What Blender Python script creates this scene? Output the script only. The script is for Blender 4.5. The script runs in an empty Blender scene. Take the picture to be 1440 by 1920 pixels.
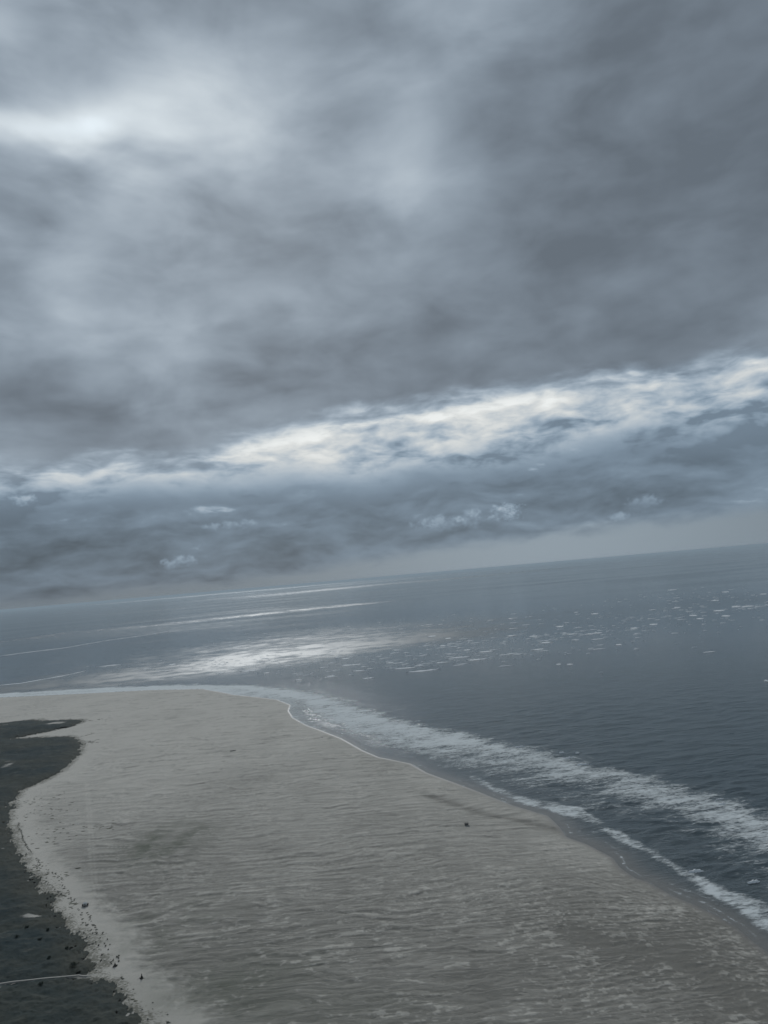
import bpy, bmesh, math, random
import numpy as np
from mathutils import Matrix, Vector
R = math.radians
scene = bpy.context.scene
col = scene.collection
random.seed(7)

# ------------------------------------------------------------------ camera
CAM_H = 300.0
PITCH, ROLL = R(4.97), R(4.96)
cam_data = bpy.data.cameras.new('camera')
cam_data.sensor_fit = 'VERTICAL'
cam_data.sensor_height = 36.0
cam_data.lens = 26.0
cam_data.clip_start = 1.0
cam_data.clip_end = 200000.0
cam = bpy.data.objects.new('camera', cam_data)
col.objects.link(cam)
f_ = Vector((0, math.cos(PITCH), math.sin(PITCH)))
u0 = Vector((0, -math.sin(PITCH), math.cos(PITCH)))
r0 = Vector((1, 0, 0))
r_ = math.cos(ROLL) * r0 - math.sin(ROLL) * u0
u_ = math.cos(ROLL) * u0 + math.sin(ROLL) * r0
m = Matrix.Identity(4)
for i in range(3):
    m[i][0], m[i][1], m[i][2] = r_[i], u_[i], -f_[i]
m[2][3] = CAM_H
cam.matrix_world = m
scene.camera = cam

scene.render.engine = 'CYCLES'
scene.cycles.use_denoising = True
scene.cycles.use_adaptive_sampling = True
scene.cycles.adaptive_threshold = 0.012
scene.cycles.adaptive_min_samples = 10
scene.cycles.max_bounces = 4
scene.cycles.diffuse_bounces = 1
scene.cycles.glossy_bounces = 2
scene.cycles.transparent_max_bounces = 8
scene.cycles.volume_bounces = 0
scene.cycles.sample_clamp_indirect = 4.0
scene.view_settings.view_transform = 'Standard'
scene.view_settings.look = 'None'
scene.view_settings.gamma = 1.0
scene.view_settings.exposure = 0.0
scene.view_settings.use_curve_mapping = False

SUN_AZ, SUN_EL = -10.0, 31.0
GLOW_AZ, GLOW_EL = -20.25, 32.5        # the thinnest place in the cloud deck


# ------------------------------------------------------------------ node expressions
class X:
    """A socket that can be added, multiplied and so on: each operation adds a math node."""
    def __init__(self, nt, s):
        self.nt, self.s = nt, s

    def _op(self, op, *args, clamp=False):
        n = self.nt.nodes.new('ShaderNodeMath')
        n.operation = op
        n.use_clamp = clamp
        for k, a in enumerate(args):
            if isinstance(a, X):
                self.nt.links.new(a.s, n.inputs[k])
            else:
                n.inputs[k].default_value = float(a)
        return X(self.nt, n.outputs[0])

    def __add__(self, o): return self._op('ADD', self, o)
    __radd__ = __add__
    def __sub__(self, o): return self._op('SUBTRACT', self, o)
    def __rsub__(self, o): return self._op('SUBTRACT', o, self)
    def __mul__(self, o): return self._op('MULTIPLY', self, o)
    __rmul__ = __mul__
    def __truediv__(self, o): return self._op('DIVIDE', self, o)
    def __rtruediv__(self, o): return self._op('DIVIDE', o, self)
    def __neg__(self): return self._op('MULTIPLY', self, -1)
    def pow(self, o): return self._op('POWER', self, o)
    def max(self, o): return self._op('MAXIMUM', self, o)
    def min(self, o): return self._op('MINIMUM', self, o)
    def clamp(self): return self._op('ADD', self, 0, clamp=True)
    def fn(self, op): return self._op(op, self)
    def tanh(self): return self._op('TANH', self)
    def abs(self): return self._op('ABSOLUTE', self)

    def sm(self, lo, hi):
        """smoothstep from lo to hi (either order)"""
        n = self.nt.nodes.new('ShaderNodeMapRange')
        n.interpolation_type = 'SMOOTHSTEP'
        inv = not isinstance(lo, X) and not isinstance(hi, X) and lo > hi
        if inv:
            lo, hi = hi, lo
        self.nt.links.new(self.s, n.inputs[0])
        for k, a in ((1, lo), (2, hi)):
            if isinstance(a, X):
                self.nt.links.new(a.s, n.inputs[k])
            else:
                n.inputs[k].default_value = a
        n.inputs[3].default_value = 1.0 if inv else 0.0
        n.inputs[4].default_value = 0.0 if inv else 1.0
        return X(self.nt, n.outputs[0])

    def gauss(self, c, w):
        t = (self - c) / w
        return X._op(self, 'EXPONENT', -(t * t))


class G:
    """A node tree with short makers."""
    def __init__(self, nt):
        self.nt = nt
        nt.nodes.clear()

    def node(self, kind): return self.nt.nodes.new(kind)

    def put(self, a, sock):
        if isinstance(a, X):
            self.nt.links.new(a.s, sock)
        else:
            sock.default_value = a

    def vec(self, x, y, z=0.0):
        n = self.node('ShaderNodeCombineXYZ')
        for k, a in enumerate((x, y, z)):
            self.put(a, n.inputs[k])
        return X(self.nt, n.outputs[0])

    def sep(self, v):
        n = self.node('ShaderNodeSeparateXYZ')
        self.nt.links.new(v.s, n.inputs[0])
        return [X(self.nt, n.outputs[k]) for k in range(3)]

    def noise(self, v, scale=1.0, detail=4.0, rough=0.5, dist=0.0):
        n = self.node('ShaderNodeTexNoise')
        self.nt.links.new(v.s, n.inputs['Vector'])
        n.inputs['Scale'].default_value = scale
        n.inputs['Detail'].default_value = detail
        n.inputs['Roughness'].default_value = rough
        n.inputs['Distortion'].default_value = dist
        return X(self.nt, n.outputs[0])

    def rgb(self, c):
        n = self.node('ShaderNodeRGB')
        n.outputs[0].default_value = (*c, 1)
        return X(self.nt, n.outputs[0])

    def mix(self, f, a, b):
        n = self.node('ShaderNodeMix')
        n.data_type = 'RGBA'
        for val, sock in ((f, n.inputs[0]), (a, n.inputs[6]), (b, n.inputs[7])):
            if isinstance(val, (tuple, list)):
                sock.default_value = (*val, 1)
            else:
                self.put(val, sock)
        return X(self.nt, n.outputs[2])

    def scale(self, c, f):
        n = self.node('ShaderNodeVectorMath')
        n.operation = 'SCALE'
        if isinstance(c, (tuple, list)):
            n.inputs[0].default_value = c
        else:
            self.nt.links.new(c.s, n.inputs[0])
        self.put(f, n.inputs['Scale'])
        return X(self.nt, n.outputs[0])

    def attr(self, name):
        n = self.node('ShaderNodeAttribute')
        n.attribute_name = name
        return X(self.nt, n.outputs['Fac'])

    def pos(self):
        return self.sep(X(self.nt, self.node('ShaderNodeNewGeometry').outputs['Position']))


# ------------------------------------------------------------------ world: broken overcast
world = bpy.data.worlds.new('World')
scene.world = world
world.use_nodes = True
world.cycles.sampling_method = 'MANUAL'
world.cycles.sample_map_resolution = 512
g = G(world.node_tree)
STRENGTH = 0.1
sky = g.node('ShaderNodeTexSky')
sky.sky_type = 'NISHITA'
sky.sun_disc = False
sky.sun_elevation = R(SUN_EL)
sky.sun_rotation = R(SUN_AZ)
nishita = X(g.nt, sky.outputs[0])
tc = X(g.nt, g.node('ShaderNodeTexCoord').outputs['Generated'])
dx, dy, dz = g.sep(tc)
el = dz.fn('ARCSINE') * (180 / math.pi)
az = dx._op('ARCTAN2', dx, dy) * (180 / math.pi)
sd_ = [math.sin(R(SUN_AZ)) * math.cos(R(SUN_EL)), math.cos(R(SUN_AZ)) * math.cos(R(SUN_EL)), math.sin(R(SUN_EL))]
gd_ = [math.sin(R(GLOW_AZ)) * math.cos(R(GLOW_EL)), math.cos(R(GLOW_AZ)) * math.cos(R(GLOW_EL)), math.sin(R(GLOW_EL))]
sunang = (dx * gd_[0] + dy * gd_[1] + dz * gd_[2]).min(1.0).fn('ARCCOSINE') * (180 / math.pi)
# the deck lies on a plane overhead, so its clumps foreshorten towards the horizon
den = dz.max(0.0) + 0.20
px, py = dx / den, dy / den
big = g.noise(g.vec(px * 0.9, py, 0.0), 1.15, 3, 0.45, 0.4)
mid = g.noise(g.vec(px * 0.85, py, 3.7), 3.0, 4, 0.5, 0.5)
fine = g.noise(g.vec(px * 0.8, py, 8.1), 9.0, 3, 0.5, 0.4)
roll_ = g.noise(g.vec(dx * 7.5, dy * 7.5, el * 0.24), 1.0, 4, 0.5, 0.25)
cl = (big - 0.5) * 0.7 + (mid - 0.5) * 0.55 + (fine - 0.5) * 0.14 + (roll_ - 0.5) * 1.0
broad = sunang.gauss(0, 27.0)
# thin swath of cloud beside the sun: an arch with soft ragged edges
rx_ = (az - GLOW_AZ) * 0.84
ry_ = el - GLOW_EL + (mid - 0.5) * 7 + (fine - 0.5) * 1.5
arch = ry_ - ((rx_ - 1.0) / 4.0).tanh() * 2.0 - 0.2
sw_w = 2.4 + ((rx_ - 1.0) / 3.0).tanh() * 1.0
t_ = arch / sw_w
swath = (-(t_ * t_)).fn('EXPONENT') * rx_.sm(17.0, 4.0) * (0.74 + (mid - 0.5) * 0.9 + (fine - 0.5) * 0.4)
core = (sunang + (fine - 0.5) * 3).gauss(0, 1.0) * 0.13 + sunang.gauss(0, 6.0) * 0.04
deck = 0.188 + broad * 0.145 + cl * (0.20 + broad * 0.30) + swath * 0.43 + core
wa, we = az + (mid - 0.5) * 9, el + (mid - 0.5) * 6 + (roll_ - 0.5) * 4
for (c_az, c_el, c_w, c_h, c_l) in [(-21, 23.5, 2.6, 2.4, 0.11), (-15.4, 17.3, 2.0, 1.2, 0.07), (5.5, 30.4, 3.0, 3.2, 0.09), (11.4, 38.5, 5.5, 3.0, 0.12),
                                    (-26, 37.2, 2.5, 3.0, 0.10), (-3, 25.5, 6.0, 2.2, -0.05), (20, 26, 9.0, 5.0, -0.04), (-20, 12.8, 8.0, 2.0, -0.06), (-10, 21, 6, 1.6, 0.035)]:
    ta, te = (wa - c_az) / c_w, (we - c_el) / c_h
    deck = deck + (-(ta * ta + te * te)).fn('EXPONENT') * c_l
deck = deck.max(0.155)
# layers under the deck: bands stretched along the horizon
wy0 = g.noise(g.vec(dx * 9.0, dy * 9.0, el * 0.3 + 2), 0.8, 3, 0.5, 0.0) - 0.5
w1 = g.noise(g.vec(dx * 9.0, dy * 9.0, el * 0.45), 0.6, 4, 0.5, 0.3)
w2 = g.noise(g.vec(dx * 9.0, dy * 9.0, el * 0.55 + wy0 * 1.2 + 5), 1.15, 5, 0.5, 0.2)
w3 = g.noise(g.vec(dx * 9.0, dy * 9.0, el * 0.42 + wy0 + 9), 3.4, 5, 0.55, 0.15)
edge = 11.6 + ((az + 9) / 7).tanh() * 1.6 + (w1 - 0.5) * 2.5 + (w2 - 0.5) * 2.4 + (w3 - 0.5) * 0.9
foot = 7.6 + ((az - 3) / 6).tanh() * 0.2 + (w1 - 0.5) * 5.5 + (w2 - 0.5) * 4.5 + (w3 - 0.5) * 1.5
in_gap = (edge - el).sm(-1.1, 1.9)
lip = (edge - el).gauss(1.0, 0.8)
gap_l = 0.41 - az.sm(14.0, 26.0) * 0.04 + az.gauss(-3, 12) * 0.20 + lip * 0.15 + (w2 - 0.5) * 1.35 + (w3 - 0.5) * 0.65 + (w1 - 0.5) * 0.9
lower_l = 0.205 - az.sm(-6.0, -22.0) * 0.03 + (w1 - 0.5) * 0.16 + (w2 - 0.5) * 0.28 + (w3 - 0.5) * 0.10 + ((w2 - 0.5) * 2 + (w3 - 0.5)).sm(0.32, 0.6) * 0.14
under = (foot - el).sm(-2.2, 1.4)
bands = gap_l.max(0.22).min(0.86) * (1 - under) + lower_l * under
# pale strip of far clear air along the horizon
strip_top = 1.45 + (az / 12).tanh() * 0.85 + (w2 - 0.5) * 1.6 + (w3 - 0.5) * 0.9
strip = (strip_top - el).sm(-0.7, 0.8)
strip_l = 0.20 + az.gauss(12, 19) * 0.12
low = bands * (1 - strip) + strip_l * strip
lum = (deck * (1 - in_gap) + low * in_gap).min(1.05)
# small cumulus low over the horizon, in front of the far banks
pf1 = g.noise(g.vec(dx * 9.0, dy * 9.0, el * 0.2 + 3), 9.0, 4, 0.6, 0.0) - 0.5
pf2 = g.noise(g.vec(dx * 9.0, dy * 9.0, el * 0.2 + 7), 22.0, 3, 0.6, 0.0) - 0.5
for (c_az, c_el, c_w, c_h, c_b, c_o) in [(-15.8, 2.35, 1.35, 0.62, 0.16, 0.85), (4.2, 3.6, 2.6, 0.75, 0.16, 0.7), (6.6, 3.75, 1.2, 0.95, 0.19, 0.75),
                                         (9.5, 3.9, 1.6, 0.85, 0.25, 0.85), (17.6, 2.75, 1.0, 0.5, 0.16, 0.75), (19.4, 3.75, 1.4, 0.6, 0.12, 0.7),
                                         (-11.8, 4.8, 2.6, 0.45, 0.18, 0.6), (-26.2, 7.4, 1.1, 0.5, 0.25, 0.8)]:
    qa, qe = (az - c_az) / c_w, (el - c_el) / c_h
    body = 1.0 - qa * qa - qe * qe * (1 + qe.sm(0.0, -0.4) * 0.6) + pf1 * 3.4 + pf2 * 0.8
    al_ = body.sm(-0.1, 1.15) * c_o
    topl = (qe + pf1 * 2.2 + pf2 * 1.2).sm(-0.6, 0.9)
    cum_l = 0.20 + topl * c_b + az.gauss(c_az, 4) * 0.02
    lum = lum * (1 - al_) + cum_l * al_
tint_dark = g.mix(in_gap, (0.82, 1.0, 1.20), (0.74, 1.0, 1.28))
tint = g.mix(lum.sm(0.2, 0.75), tint_dark, g.mix(in_gap, (0.90, 1.0, 1.07), (0.97, 1.0, 0.99)))
tint = g.mix(strip * in_gap * 0.8, tint, (0.82, 1.0, 1.15))
cloud = g.scale(tint, lum * (1 / STRENGTH))
full = g.mix(0.985, nishita, cloud)
bg = g.node('ShaderNodeBackground')
g.put(full, bg.inputs[0])
bg.inputs[1].default_value = STRENGTH
wo = g.node('ShaderNodeOutputWorld')
g.nt.links.new(bg.outputs[0], wo.inputs[0])

# ------------------------------------------------------------------ sun behind the deck
sun_data = bpy.data.lights.new('sun', 'SUN')
sun_data.energy = 1.5
sun_data.angle = R(10)
sun_data.color = (0.98, 1.0, 1.0)
sun = bpy.data.objects.new('sun', sun_data)
col.objects.link(sun)
sun.rotation_euler = (Vector(sd_)).to_track_quat('Z', 'Y').to_euler()
sun.location = (0, 0, 500)


# ------------------------------------------------------------------ noise for heights (metres)
def perlin(x, y, seed=0):
    rng = np.random.RandomState(seed)
    perm = rng.permutation(256)
    perm = np.concatenate([perm, perm])
    ang = rng.rand(256) * 2 * np.pi
    gx, gy = np.cos(ang).astype(np.float32), np.sin(ang).astype(np.float32)
    xi, yi = np.floor(x), np.floor(y)
    fx, fy = (x - xi).astype(np.float32), (y - yi).astype(np.float32)
    xi = xi.astype(np.int64) & 255
    yi = yi.astype(np.int64) & 255
    x1, y1 = (xi + 1) & 255, (yi + 1) & 255
    u = fx * fx * fx * (fx * (fx * 6 - 15) + 10)
    v = fy * fy * fy * (fy * (fy * 6 - 15) + 10)

    def d(ix, iy, ax, ay):
        h = perm[perm[ix] + iy]
        return gx[h] * ax + gy[h] * ay
    a = d(xi, yi, fx, fy)
    b = d(x1, yi, fx - 1, fy)
    c = d(xi, y1, fx, fy - 1)
    e = d(x1, y1, fx - 1, fy - 1)
    ab = a + u * (b - a)
    return (ab + v * (c + u * (e - c) - ab)) * 1.5


def fbm(x, y, seed=0, octaves=4, gain=0.5):
    t, amp, tot = 0.0, 1.0, 0.0
    for k in range(octaves):
        t = t + amp * perlin(x * 2 ** k, y * 2 ** k, seed + k * 13)
        tot += amp
        amp *= gain
    return t / tot


def sstep(x, lo, hi):
    t = np.clip((x - lo) / (hi - lo), 0, 1)
    return t * t * (3 - 2 * t)


def dist_line(x, y, pts):
    d = np.full(x.shape, 1e12)
    for (ax, ay), (bx, by) in zip(pts[:-1], pts[1:]):
        ux, uy = bx - ax, by - ay
        t = np.clip(((x - ax) * ux + (y - ay) * uy) / (ux * ux + uy * uy), 0, 1)
        ex, ey = x - ax - t * ux, y - ay - t * uy
        d = np.minimum(d, ex * ex + ey * ey)
    return np.sqrt(d)


def inside(x, y, poly):
    r = np.zeros(x.shape, bool)
    n = len(poly)
    for i in range(n):
        (ax, ay), (bx, by) = poly[i], poly[(i + 1) % n]
        if ay == by:
            continue
        c = ((ay > y) != (by > y)) & (x < (bx - ax) * (y - ay) / (by - ay) + ax)
        r ^= c
    return r


def signed(x, y, poly):
    """metres inside (+) or outside (-) the closed outline"""
    d = dist_line(x, y, poly + [poly[0]])
    return np.where(inside(x, y, poly), d, -d)


# ------------------------------------------------------------------ outlines on the ground, in metres (x east, y north)
SHORE = [(-1373, 2584), (-1059, 2494), (-808, 2433), (-612, 2345), (-528, 2235), (-472, 2155), (-396, 2077), (-325, 1996), (-275, 1890), (-269, 1806), (-245, 1708), (-203, 1605), (-169, 1542), (-118, 1443), (-74, 1331), (-44, 1270), (-26, 1250), (8, 1210), (30, 1148), (65, 1085), (84, 1050), (105, 1009), (129, 961), (150, 930), (163, 911), (167, 876), (168, 837), (183, 813), (198, 772), (198, 745), (204, 719), (212, 710), (223, 677), (234, 657), (244, 633), (249, 616), (251, 593), (254, 574), (264, 520), (285, 400), (310, 200), (330, 0)]
ISLAND = SHORE + [(450, -1500), (300, -4000), (-3500, -4500), (-6000, -1500), (-6500, 1500), (-4500, 2950), (-2600, 2790)]
DUNE = [(-2400, 2230), (-1500, 2090), (-1150, 2010), (-1064, 1997), (-1037, 1999), (-987, 2014), (-924, 1971), (-863, 1958), (-811, 1935), (-800, 1875), (-808, 1802), (-839, 1732), (-800, 1728), (-758, 1717), (-710, 1660), (-684, 1614), (-654, 1530), (-636, 1459), (-620, 1375), (-616, 1304), (-630, 1276), (-633, 1246), (-612, 1182), (-589, 1124), (-556, 1057), (-517, 996), (-478, 931), (-447, 883), (-410, 838), (-377, 791), (-353, 756), (-326, 718), (-308, 700), (-290, 680), (-287, 665), (-266, 638), (-268, 628), (-262, 620), (-249, 609), (-232, 592), (-219, 578), (-204, 562), (-194, 548), (-160, 490), (-60, 200), (0, -400), (-200, -3500), (-3000, -3900), (-5200, -1300), (-5600, 1300), (-4000, 2400)]
INLET = [(-760, 1862), (-800, 1840), (-850, 1790), (-905, 1745), (-860, 1736), (-800, 1742), (-740, 1730)]
PATH = [(-420, 586.5), (-326, 611), (-277, 623.5), (-262, 624)]
TRACK = [(-532, 1261), (-476, 1131), (-430, 1025), (-385, 918), (-348, 832), (-327, 788), (-304, 759), (-279, 726)]
RUNNEL1 = [(20, 1040), (47, 1000), (86, 941), (114, 914), (141, 888), (181, 847)]
RUNNEL2 = [(118, 633), (142, 611), (181, 578), (201, 551), (213, 522), (219, 506), (232, 470)]
FOAM_A_OUT = [(-2600, 2980), (-1442, 2715), (-1021, 2626), (-727, 2516), (-462, 2347), (-288, 2161), (-167, 1972), (-90, 1775), (-15, 1580), (76, 1445), (135, 1343), (179, 1264), (217, 1231), (245, 1168), (264, 1113), (323, 1058), (352, 964), (375, 924), (390, 888), (395, 849), (430, 700), (470, 500), (520, 200)]
FOAM_A_IN = [(-2600, 2800), (-1390, 2615), (-968, 2489), (-576, 2335), (-420, 2120), (-277, 1906), (-248, 1782), (-176, 1622), (-56, 1395), (1, 1292), (72, 1162), (109, 1134), (150, 1092), (187, 1014), (212, 971), (253, 948), (282, 898), (310, 844), (321, 792), (338, 737), (370, 600), (400, 400), (430, 200)]
FOAM_B_OUT = [(92, 1125), (136, 1005), (165, 973), (208, 929), (216, 868), (235, 813), (248, 758), (262, 716), (272, 673), (292, 648), (310, 560), (340, 400), (360, 200)]
FOAM_B_IN = [(88, 1084), (133, 985), (164, 937), (197, 888), (212, 831), (231, 785), (243, 732), (255, 676), (263, 644), (270, 605), (285, 520), (312, 380), (335, 200)]


# ------------------------------------------------------------------ polar grids: finer rows where more is seen
def spread(lo, hi, step):
    return np.linspace(lo, hi, int(round(abs(hi - lo) / step)) + 1)


def polar(az_fine, az_step, els, near, far):
    azs = np.concatenate([np.arange(-180, az_fine[0] - 2, 4.0), spread(az_fine[0], az_fine[1], az_step), np.arange(az_fine[1] + 3, 178, 4.0)])
    rr = np.concatenate([near, CAM_H / np.tan(np.radians(els)), far])
    A, Q = np.meshgrid(np.radians(azs), rr)
    return Q * np.sin(A), Q * np.cos(A), Q, len(azs), len(rr)


def grid_faces(nc, nr):
    i, j = np.meshgrid(np.arange(nr - 1), np.arange(nc), indexing='ij')
    k = (j + 1) % nc
    return np.stack([i * nc + j, i * nc + k, (i + 1) * nc + k, (i + 1) * nc + j], -1).reshape(-1, 4)[:, ::-1]


def build(name, x, y, z, quads, mat, attrs=None, smooth=True):
    used = np.unique(quads)
    remap = np.zeros(x.size, np.int64)
    remap[used] = np.arange(used.size)
    q = remap[quads]
    co = np.stack([x.ravel()[used], y.ravel()[used], z.ravel()[used]], -1).astype(np.float32)
    me = bpy.data.meshes.new(name)
    me.vertices.add(len(co))
    me.vertices.foreach_set('co', co.ravel())
    me.loops.add(q.size)
    me.loops.foreach_set('vertex_index', q.ravel().astype(np.int32))
    me.polygons.add(len(q))
    me.polygons.foreach_set('loop_start', np.arange(0, q.size, 4, dtype=np.int32))
    me.polygons.foreach_set('use_smooth', np.full(len(q), smooth))
    for k, v in (attrs or {}).items():
        at = me.attributes.new(k, 'FLOAT', 'POINT')
        at.data.foreach_set('value', v.ravel()[used].astype(np.float32))
    me.update(calc_edges=True)
    o = bpy.data.objects.new(name, me)
    me.materials.append(mat)
    col.objects.link(o)
    return o


def material(name):
    mt = bpy.data.materials.new(name)
    mt.use_nodes = True
    return mt, G(mt.node_tree)


def finish(g, shader, disp=None):
    out = g.node('ShaderNodeOutputMaterial')
    g.nt.links.new(shader.outputs[0], out.inputs[0])


def principled(g, color, rough=0.9, spec=0.3, normal=None, ior=1.45):
    b = g.node('ShaderNodeBsdfPrincipled')
    if isinstance(color, tuple):
        b.inputs['Base Color'].default_value = (*color, 1)
    else:
        g.put(color, b.inputs['Base Color'])
    g.put(rough, b.inputs['Roughness'])
    g.put(spec, b.inputs['Specular IOR Level'])
    b.inputs['IOR'].default_value = ior
    if normal is not None:
        g.nt.links.new(normal.outputs[0], b.inputs['Normal'])
    return b


def bump(g, h, dist, strength=1.0):
    b = g.node('ShaderNodeBump')
    g.put(h, b.inputs['Height'])
    b.inputs['Distance'].default_value = dist
    b.inputs['Strength'].default_value = strength
    return b


# ------------------------------------------------------------------ materials of the setting
def sand_material():
    mt, g = material('sand')
    x, y, z = g.pos()
    dry_and_shade, algae, wet = g.attr('dry_and_shade'), g.attr('algae'), g.attr('wet')
    n1 = g.noise(g.vec(x * 0.5, y, 0), 0.12, 5, 0.6)
    n2 = g.noise(g.vec(x * 0.6, y, 4), 0.7, 4, 0.6)
    # crisp wind ripples between the larger sand waves: sharp lip, gentle back
    wa_ = g.noise(g.vec(x * 0.45, y, 11), 0.045, 4, 0.55, 0.6)
    wb_ = g.noise(g.vec(x * 0.6, y, 13), 0.05, 4, 0.6, 0.3)
    rng = (x * x + y * y).fn('SQRT')
    s1 = (y * 0.085 + wa_ * 3.4)._op('FRACT', y * 0.085 + wa_ * 3.4)
    s2 = (y * 0.17 + wa_ * 5.0 + n1)._op('FRACT', y * 0.17 + wa_ * 5.0 + n1)
    m1 = wb_.sm(0.40, 0.60) * rng.sm(1500.0, 900.0)
    m2 = wb_.sm(0.62, 0.42) * rng.sm(950.0, 600.0)
    rip = ((s1.sm(0.05, 1.0) * s1.sm(1.0, 0.93) - 0.45) * m1 * 0.30 + (s2.sm(0.1, 1.0) * s2.sm(1.0, 0.9) - 0.45) * m2 * 0.26) * g.attr('rippled')
    f = (dry_and_shade + rip + (n1 - 0.5) * 0.14 + (n2 - 0.5) * 0.18).clamp()
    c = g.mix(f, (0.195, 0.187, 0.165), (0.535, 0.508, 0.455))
    c = g.mix((algae * (0.6 + n1 * 0.8)).clamp(), c, (0.115, 0.125, 0.095))
    sp = (g.attr('sparse') + (n2 - 0.5) * 1.6 + (n1 - 0.5) * 0.8).sm(0.45, 0.75)
    c = g.mix(sp * 0.75, c, (0.115, 0.112, 0.085))
    c = g.mix(wet, c, (0.17, 0.16, 0.145))
    rough = 0.95 - wet * 0.6
    b = principled(g, c, rough, 0.25 + wet * 0.25, bump(g, n2 * 0.3 + rip * 3.0, 0.35))
    finish(g, b)
    return mt


def sea_material():
    mt, g = material('sea_water')
    x, y, z = g.pos()
    gust, shallow = g.attr('gust'), g.attr('shallow')
    a = 0.10
    u, v = x * math.cos(a) + y * math.sin(a), y * math.cos(a) - x * math.sin(a)
    n1 = g.noise(g.vec(u * 0.35, v, 0), 0.09, 5, 0.62, 0.3)
    n2 = g.noise(g.vec(u * 0.30, v, 7), 0.35, 4, 0.6, 0.2)
    far = (x * x + y * y).fn('SQRT').sm(1100.0, 3500.0)
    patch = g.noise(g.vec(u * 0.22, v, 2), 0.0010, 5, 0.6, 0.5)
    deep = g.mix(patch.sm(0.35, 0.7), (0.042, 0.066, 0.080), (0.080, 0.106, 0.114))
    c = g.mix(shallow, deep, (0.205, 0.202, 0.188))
    rough = (0.12 + gust * 0.34).max(0.06)
    bh = n1 * 1.0 + n2 * 0.4
    bn = bump(g, bh, 1.6)
    g.put((1.0 - far * 0.85) * (1 - shallow * 0.8), bn.inputs['Strength'])
    b = principled(g, c, rough, 0.5, bn, 1.33)
    finish(g, b)
    return mt


def foam_material():
    mt, g = material('surf_foam')
    x, y, z = g.pos()
    fo = g.attr('foam')
    u, v = x + y * 0.12, y - x * 0.12
    n1 = g.noise(g.vec(u * 0.34, v, 0), 0.10, 6, 0.62, 0.5)
    n2 = g.noise(g.vec(u * 0.5, v, 5), 0.34, 5, 0.65, 0.4)
    n3 = g.noise(g.vec(u * 0.5, v, 9), 0.02, 3, 0.5, 0.5)
    t = fo * 1.0 + (n1 - 0.5) * 1.9 + (n2 - 0.5) * 1.9 + (n3 - 0.5) * 1.2
    al = t.sm(0.26, 1.35) * 0.93
    d = principled(g, (0.74, 0.78, 0.78), 0.9, 0.1, bump(g, n2, 0.5))
    tr = g.node('ShaderNodeBsdfTransparent')
    mx = g.node('ShaderNodeMixShader')
    g.put(al * fo.sm(0.0, 0.18), mx.inputs[0])
    g.nt.links.new(tr.outputs[0], mx.inputs[1])
    g.nt.links.new(d.outputs[0], mx.inputs[2])
    finish(g, mx)
    return mt


def dune_material():
    mt, g = material('dune_grass')
    x, y, z = g.pos()
    edge = g.attr('edge')
    sandy = g.attr('sandy')
    n1 = g.noise(g.vec(x * 0.6, y, 0), 0.012, 5, 0.6, 0.5)
    n2 = g.noise(g.vec(x * 0.5, y, 3), 0.055, 6, 0.7, 0.6)
    n3 = g.noise(g.vec(x * 0.7, y, 6), 0.22, 5, 0.7)
    c = g.mix(n1.sm(0.38, 0.62), (0.034, 0.050, 0.053), (0.058, 0.066, 0.058))
    c = g.mix((n2.sm(0.46, 0.72) * 0.75), c, (0.105, 0.110, 0.096))
    c = g.mix((n3.sm(0.48, 0.75) * 0.75), c, (0.018, 0.024, 0.021))
    c = g.mix(edge * 0.4, c, (0.095, 0.090, 0.070))
    c = g.mix((sandy + (n3 - 0.5) * 1.3 * (1 - sandy * 0.4) + (n2 - 0.5) * 0.5).sm(0.35, 0.75), c, (0.44, 0.42, 0.38))
    b = principled(g, c, 0.95, 0.1, bump(g, n3 * 0.6 + n2, 1.2))
    finish(g, b)
    return mt


def plain(name, c, rough=0.85, var=0.35, scale=3.0):
    mt, g = material(name)
    x, y, z = g.pos()
    n = g.noise(g.vec(x, y, z), scale, 4, 0.6)
    b = principled(g, g.mix(n, tuple(k * (1 - var) for k in c), tuple(min(1, k * (1 + var)) for k in c)), rough, 0.2)
    finish(g, b)
    return mt


# ------------------------------------------------------------------ beach
def structure(o):
    o['kind'] = 'structure'
    return o


bx, by, br, nc, nr = polar((-31.0, 29.5), 0.055, np.concatenate([spread(33.0, 8.0, 0.055), spread(7.96, 5.7, 0.035)]), np.array([5, 60, 130, 220, 320, 400, 440.0]), np.array([3050, 3200, 3500, 4200, 5500, 7500.0]))
sd = signed(bx, by, ISLAND)
dd = signed(bx, by, DUNE)
inl = signed(bx, by, INLET)
dd = np.minimum(dd, -inl)
# wander the dune edge: ragged tongues of grass and blown-out gaps
wob = fbm(bx / 45, by / 60, 3, 3) * 12 + fbm(bx / 10, by / 12, 9, 4, 0.65) * 11
ddn = dd + wob
px_w = br * br / CAM_H * np.radians(np.where(br > 2130, 0.035, 0.055))           # row spacing, metres
# sand waves: crests across the wind, branching and dying out
wx = bx + fbm(bx / 130, by / 130, 21, 3) * 50
wy = by + fbm(bx / 160, by / 130, 22, 3) * 28


def fade(wl):
    return sstep(wl / px_w, 1.6, 3.5)


def ripple(lam, lx, seed, wander=1.0):
    ph = wy / lam + wander * fbm(wx / lx, wy / (lx * 0.55), seed, 3) + 0.35 * fbm(wx / (lx * 0.3), wy / (lx * 0.25), seed + 2, 2)
    t = 2 * np.pi * ph
    am = np.clip(0.55 + 1.1 * fbm(wx / (lx * 0.8), wy / (lam * 1.6), seed + 5, 3), 0, 1.25)
    return np.sin(t + 0.7 * np.sin(t)) * am * fade(lam)


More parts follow.
